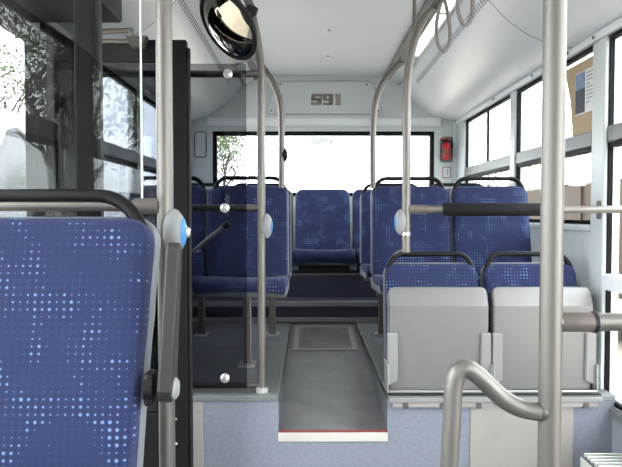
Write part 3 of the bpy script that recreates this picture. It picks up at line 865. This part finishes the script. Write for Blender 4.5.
# ------------------------------------------------------------------ door leaves (open, swung inwards)
def door_leaf(n, y, x1, label, kick=True, stile=.075):
    d = empty('door_%d' % n, (XL + .04, y, .02)); struct(d, label, 'door')
    x0 = XL + .035; zt = 1.885; zb = .03; tr = .085
    sub(d, MB().box(x0, x0 + stile, y - .02, y + .02, zb, zt), 'stile', 'darkframe', bevel=.006)
    sub(d, MB().box(x1 - stile, x1, y - .02, y + .02, zb, zt), 'stile', 'darkframe', bevel=.006)
    sub(d, MB().box(x0 + stile, x1 - stile, y - .018, y + .018, zt - tr, zt), 'top_rail', 'darkframe', bevel=.004)
    kz = .40 if kick else .12
    kp = sub(d, MB().box(x0 + stile, x1 - stile, y - .015, y + .015, zb, kz), 'kick_panel', 'darkframe', bevel=.004)
    if kick:
        for x in (x1 - .05, x1 - .10):
            for z in (.38, .28, .12): sub(d, MB().lathe([(.005, 0), (.005, .004)], 8, Matrix.Translation((x, y - .019, z)) @ Matrix.Rotation(R(90), 4, 'X')), 'screw', 'chrome')
    sub(d, MB().box(x0 + stile, x1 - stile, y - .003, y + .003, kz, zt - tr), 'pane', 'glass_door')
    sub(d, MB().box(x1, x1 + .012, y - .012, y + .012, zb, zt - .03), 'edge_seal', 'rubber', bevel=.004)
    return d
xd = P(187.5, 100, 2.40).x
d1 = door_leaf(1, 2.40, xd, 'open dark framed door leaf standing in front of the tinted partition')
z = P(115, 31, 2.34).z
sub(d1, MB().tube([P(96, 32, 2.36), P(133, 30, 2.36)], .010, 10), 'guide_arm', 'steel', smooth='auto')
sub(d1, MB().tube([P(96, 41, 2.36), P(130, 41, 2.36)], .009, 10), 'guide_arm', 'steel', smooth='auto')
sub(d1, MB().prism([(P(127, 40, 2.36).x, P(127, 37, 2.36).z), (P(148, 40, 2.36).x, P(127, 37, 2.36).z), (P(144, 40, 2.36).x, P(127, 48, 2.36).z), (P(132, 40, 2.36).x, P(127, 48, 2.36).z)], 1, 2.34, 2.375), 'guide_bracket', 'steel_dark')
sub(d1, MB().tube([P(130, 30, 2.355), P(136, 45, 2.355)], .008, 10), 'guide_link', 'steel', smooth='auto')
d2 = door_leaf(2, 1.52, P(97, 100, 1.52).x, 'open dark framed door leaf behind the large near seat', stile=.05)

# near glass screen above the tube
sz = P(70, 206, p6y).z
sc_ = empty('glass_screen', (-.7, p6y, sz)); tag(sc_, 'clear glass screen behind the large near seat, held by a tube', 'screen')
gx = P(140.5, 100, p6y).x
sub(sc_, MB().box(XL + .02, gx, p6y - .003, p6y + .003, sz + .01, 2.3), 'glass_sheet', 'glass_clear')
sub(sc_, MB().box(gx, gx + .0035, p6y - .003, p6y + .003, sz + .01, 2.3), 'polished_edge', 'glass_edge')
sub(sc_, MB().tube([(XL + .01, p6y, sz), (p6x - .015, p6y, sz)], .0125, 14), 'tube', 'steel', smooth='auto')
sub(sc_, MB().tube([(P(134, 206, p6y).x, p6y, sz), (p6x - .014, p6y, sz)], .0185, 16), 'joint', 'sleeve', smooth='auto')

# ------------------------------------------------------------------ round mirror
c = P(228, 26, 2.42)
mir = empty('mirror', c); tag(mir, 'round convex mirror in a black rim clamped to the door side pole', 'mirror')
# orientation: tilted towards the lower door side
vd = (c - Vector((0, 0, CAM_Z))).normalized(); vr = vd.cross(Vector((0, 0, 1))).normalized(); vu = vr.cross(vd)
nrm = (-vd * .567 - vr * .672 - vu * .478).normalized()
Mm = nrm.to_track_quat('Z', 'Y').to_matrix().to_4x4()
rad = .141
prof = [(rad * math.sin(a) / math.sin(.42), .042 * (math.cos(a) - math.cos(.42)) / (1 - math.cos(.42))) for a in [.42 * (1 - i / 12) for i in range(13)]]
prof[-1] = (.0005, prof[-1][1])
MB().lathe(prof, 40, Mm).build('mirror_glass', 'mirror', mir, smooth='auto')
rp = [Mm @ Vector((rad * math.cos(2 * math.pi * k / 40), rad * math.sin(2 * math.pi * k / 40), 0)) for k in range(41)]
MB().tube(rp, .0095, 8, cap=False).build('rim', 'black', mir, smooth=True)
MB().lathe([(rad, -.004), (rad * .9, -.03), (rad * .5, -.05), (.02, -.055)], 32, Mm).build('back_shell', 'black', mir, smooth='auto')
tgt = P(250, 14, y4) - c
MB().tube([Mm @ Vector((0, 0, -.05)), Mm @ Vector((0, 0, -.09)), tgt], .010, 10).build('arm', 'black', mir, smooth='auto')
MB().tube([tgt + Vector((-.008, 0, -.03)), tgt + Vector((.01, 0, .03))], .028, 14).build('clamp', 'black', mir, smooth='auto')

# ------------------------------------------------------------------ fire extinguisher + label
ec = P(446.5, 150, YB - .06)
ex = empty('fire_extinguisher', (ec.x, ec.y, ec.z)); tag(ex, 'small red fire extinguisher in a grey holder on the rear wall', 'extinguisher')
MB().lathe([(.008, -.085), (.034, -.083), (.038, -.074), (.038, .035), (.030, .055), (.014, .066), (.012, .08)], 20).build('cylinder', 'red_ext', ex, smooth='auto')
MB().lathe([(.0385, -.055), (.0385, .0)], 20).build('band', 'red', ex)
MB().lathe([(.016, .074), (.016, .098), (.010, .104)], 14).build('valve', 'black', ex)
MB().box(-.055, .02, -.012, .012, .092, .104).build('lever', 'red_ext', ex, bevel=.003)
MB().box(-.05, .012, -.01, .01, .074, .084).build('lever', 'black', ex, bevel=.003)
MB().tube(smooth_path([(.012, 0, .085), (.045, -.01, .07), (.048, -.015, .02)], 5), .006, 8).build('hose', 'black', ex, smooth=True)
MB().prism(rrect(-.045, .07, -.105, .125, .03), 1, .042, .058).build('holder_plate', 'transom', ex, bevel=.004)
MB().tube([(.042 * math.cos(a), .042 * math.sin(a), -.02) for a in [2 * math.pi * k / 20 for k in range(21)]], .004, 6, cap=False).build('strap', 'steel_dark', ex)
a, b = P(442.5, 167, YB), P(450.5, 178, YB)
lb_ = empty('safety_label', ((a.x + b.x) / 2, YB, (a.z + b.z) / 2)); tag(lb_, 'small white instruction label below the fire extinguisher', 'label')
hw_, hh_ = (b.x - a.x) / 2, (a.z - b.z) / 2
MB().box(-hw_, hw_, -.002, 0, -hh_, hh_).build('sheet', 'white', lb_)
m = MB()
for q in ((-hw_, hw_, hh_ - .006, hh_), (-hw_, hw_, -hh_, -hh_ + .006), (-hw_, -hw_ + .006, -hh_, hh_), (hw_ - .006, hw_, -hh_, hh_)): m.box(q[0], q[1], -.0028, -.002, q[2], q[3])
m.build('border', 'red', lb_)
MB().tube([(-.008, -.0035, .022), (.008, -.0035, .024), (.012, -.0035, .005), (.002, -.0035, -.005), (.002, -.0035, -.025)], .0035, 6).build('pictogram', 'print_grey', lb_)

# ------------------------------------------------------------------ heater box
hc = P(594, 455, 2.42)
ht = empty('floor_heater', (1.225, 2.33, -.012)); tag(ht, 'cream slatted heater box on the low floor by the window wall', 'heater')
MB().box(-.08, .11, -.26, .17, .012, .195).build('body', 'vent', ht, bevel=.015)
for k in range(13):
    y = -.23 + k * .031
    MB().box(-.07, .10, y - .006, y + .006, .19, .212).build('slat', 'vent', ht, bevel=.003)
MB().box(-.075, .105, -.245, .155, .188, .1985).build('dark_recess', 'slot', ht)

# ------------------------------------------------------------------ outside: vehicles, wall, trees
def wheel(root, x, y, z, r, w, sgn):
    M = Matrix.Translation((x, y, z)) @ Matrix.Rotation(R(90), 4, 'Y')
    t = MB().lathe([(r * .6, -w / 2), (r * .95, -w / 2), (r, -w * .3), (r, w * .3), (r * .95, w / 2), (r * .6, w / 2)], 24, M).build('wheel', 'rubber', root, smooth='auto')
    MB().lathe([(.05, -w * .45), (r * .6, -w * .45), (r * .6, w * .45), (.05, w * .45)], 20, M).build('hub', 'alu', t, smooth='auto')
GZ = -.34
# white van beyond the open door
van = empty('van', (-3.95, 7.4, GZ)); tag(van, 'white parked van seen through the open door', 'van')
vp = [(-3.0, .35), (-3.05, 1.0), (-2.9, 1.15), (-2.35, 1.35), (-1.6, 2.5), (-1.3, 2.6), (2.55, 2.65), (2.65, 2.5), (2.7, .35)]
MB().prism([(y, z) for y, z in vp], 0, -.95, .95).build('body', 'white_paint', van, bevel=.06, seg=3)
for x in (.955, -.965):
    w_ = MB().prism([(-1.95, 1.5), (-1.55, 2.1), (-1.35, 2.36), (-1.2, 2.40), (-1.05, 2.36), (-.92, 2.2), (-.82, 1.95), (-.78, 1.5), (-.84, 1.42), (-1.9, 1.42)], 0, x - .005, x + .01).build('side_window', 'dark_glass', van)
    fr = [(x + .003, y, z) for y, z in [(-1.95, 1.5), (-1.55, 2.1), (-1.35, 2.36), (-1.2, 2.40), (-1.05, 2.36), (-.92, 2.2), (-.82, 1.95), (-.78, 1.5), (-.84, 1.42), (-1.9, 1.42), (-1.95, 1.5)]]
    MB().tube(fr, .03, 8, cap=False).build('window_trim', 'transom', w_)
    MB().box(x - .01, x + .012, .4, 2.3, 1.0, 1.06).build('rub_strip', 'transom', van)
MB().prism([(-2.36, 1.42), (-1.66, 2.47), (-1.62, 2.45), (-2.32, 1.40)], 0, -.82, .82).build('windscreen', 'dark_glass', van)
for x in (-.8, .8):
    for y in (-1.7, 1.7): wheel(van, x, y, .35, .35, .22, 1)
# tan trailer on the other side
co = empty('trailer', (4.55, 5.95, GZ)); tag(co, 'low tan lorry trailer parked close outside the side windows', 'trailer')
MB().box(-1.2, 1.2, -5.2, 3.7, .62, 1.92).build('body', 'tan', co, bevel=.03)
MB().box(-1.23, 1.23, -5.23, 3.73, 1.92, 2.0).build('top_rail', 'white_paint', co, bevel=.02)
for k in range(9): MB().box(-1.225, -1.2, -5.0 + k * 1.06, -4.94 + k * 1.06, .66, 1.9).build('side_post', 'tan', co)
MB().box(-.5, .5, -5.0, 3.5, .45, .62).build('chassis', 'darkframe', co)
for x in (-1.0, 1.0):
    for y in (-3.6, 1.6, 2.65): wheel(co, x, y, .45, .45, .28, 1)

def tree(x, y, h, label, seed, leaves=900, spread=1.0, lowleaf=.35):
    rnd = random.Random(seed)
    e = empty('tree', (x, y, GZ)); tag(e, label, 'tree', 'trees around the yard')
    wood = MB(); tips = []
    def grow(p, d, L, r, lev):
        pts = [p]; rs = [r]
        n = 4
        for i in range(n):
            d = (d + Vector((rnd.uniform(-.18, .18), rnd.uniform(-.18, .18), rnd.uniform(-.02, .10)))).normalized()
            p = p + d * L / n; pts.append(p); rs.append(r * (1 - .5 * (i + 1) / n))
        wood.tube(pts, rs, 6 if lev < 2 else 4, cap=False)
        if lev >= 2: tips.extend(pts[1:])
        if lev < 4:
            for k in range(3 if lev else 5):
                q = pts[rnd.randint(2, n)]
                a = rnd.uniform(0, 2 * math.pi)
                nd = (d * .55 + Vector((math.cos(a), math.sin(a), rnd.uniform(.0, .7))) * .75 * spread).normalized()
                grow(q, nd, L * rnd.uniform(.55, .75), r * .45, lev + 1)
    grow(Vector((0, 0, 0)), Vector((0, 0, 1)), h * .42, h * .022, 0)
    wood.build('trunk', 'bark', e)
    lf = MB()
    for k in range(leaves):
        t = rnd.choice(tips) + Vector((rnd.gauss(0, .16), rnd.gauss(0, .16), rnd.gauss(0, .16)))
        s = rnd.uniform(.03, .075)
        u = Vector((rnd.gauss(0, 1), rnd.gauss(0, 1), rnd.gauss(0, 1))).normalized(); w = u.orthogonal().normalized()
        b = len(lf.v)
        for q in (u * s, w * s * .5, -u * s, -w * s * .5): lf.v.append(tuple(t + q))
        lf.f.append((b, b + 1, b + 2, b + 3))
    fo = lf.build('foliage', 'leaf', e); fo['kind'] = 'stuff'
TR = [(-6.8, -9.5, 8, 'bare branched tree beside the yard in front of the door'), (-4.3, -8.0, 7, 'tall sparse tree mirrored in the glass screen'),
      (-11.5, -16, 9, 'tree furthest forward on the door side of the yard'), (-8.5, -13.5, 10, 'dense tree behind the bare branched one'), (-8.0, 15, 7, 'leafy tree beyond the white van'), (-11, 20, 9, 'tall leafy tree far behind the white van'),
      (-2.4, 17, 5, 'small leafy tree seen through the edge of the rear window'), (9.4, 20.5, 5.6, 'leafy tree behind the tan trailer near the rear corner'),
      (7.4, 25, 6.2, 'tree furthest off behind the tan trailer'), (7.3, 21, 4.8, 'shortest leafy tree beyond the end of the tan trailer')]
for i, (x, y, hh, lab) in enumerate(TR): tree(x, y, hh, lab, 11 + i, leaves=(3500 if i < 4 else 2600))
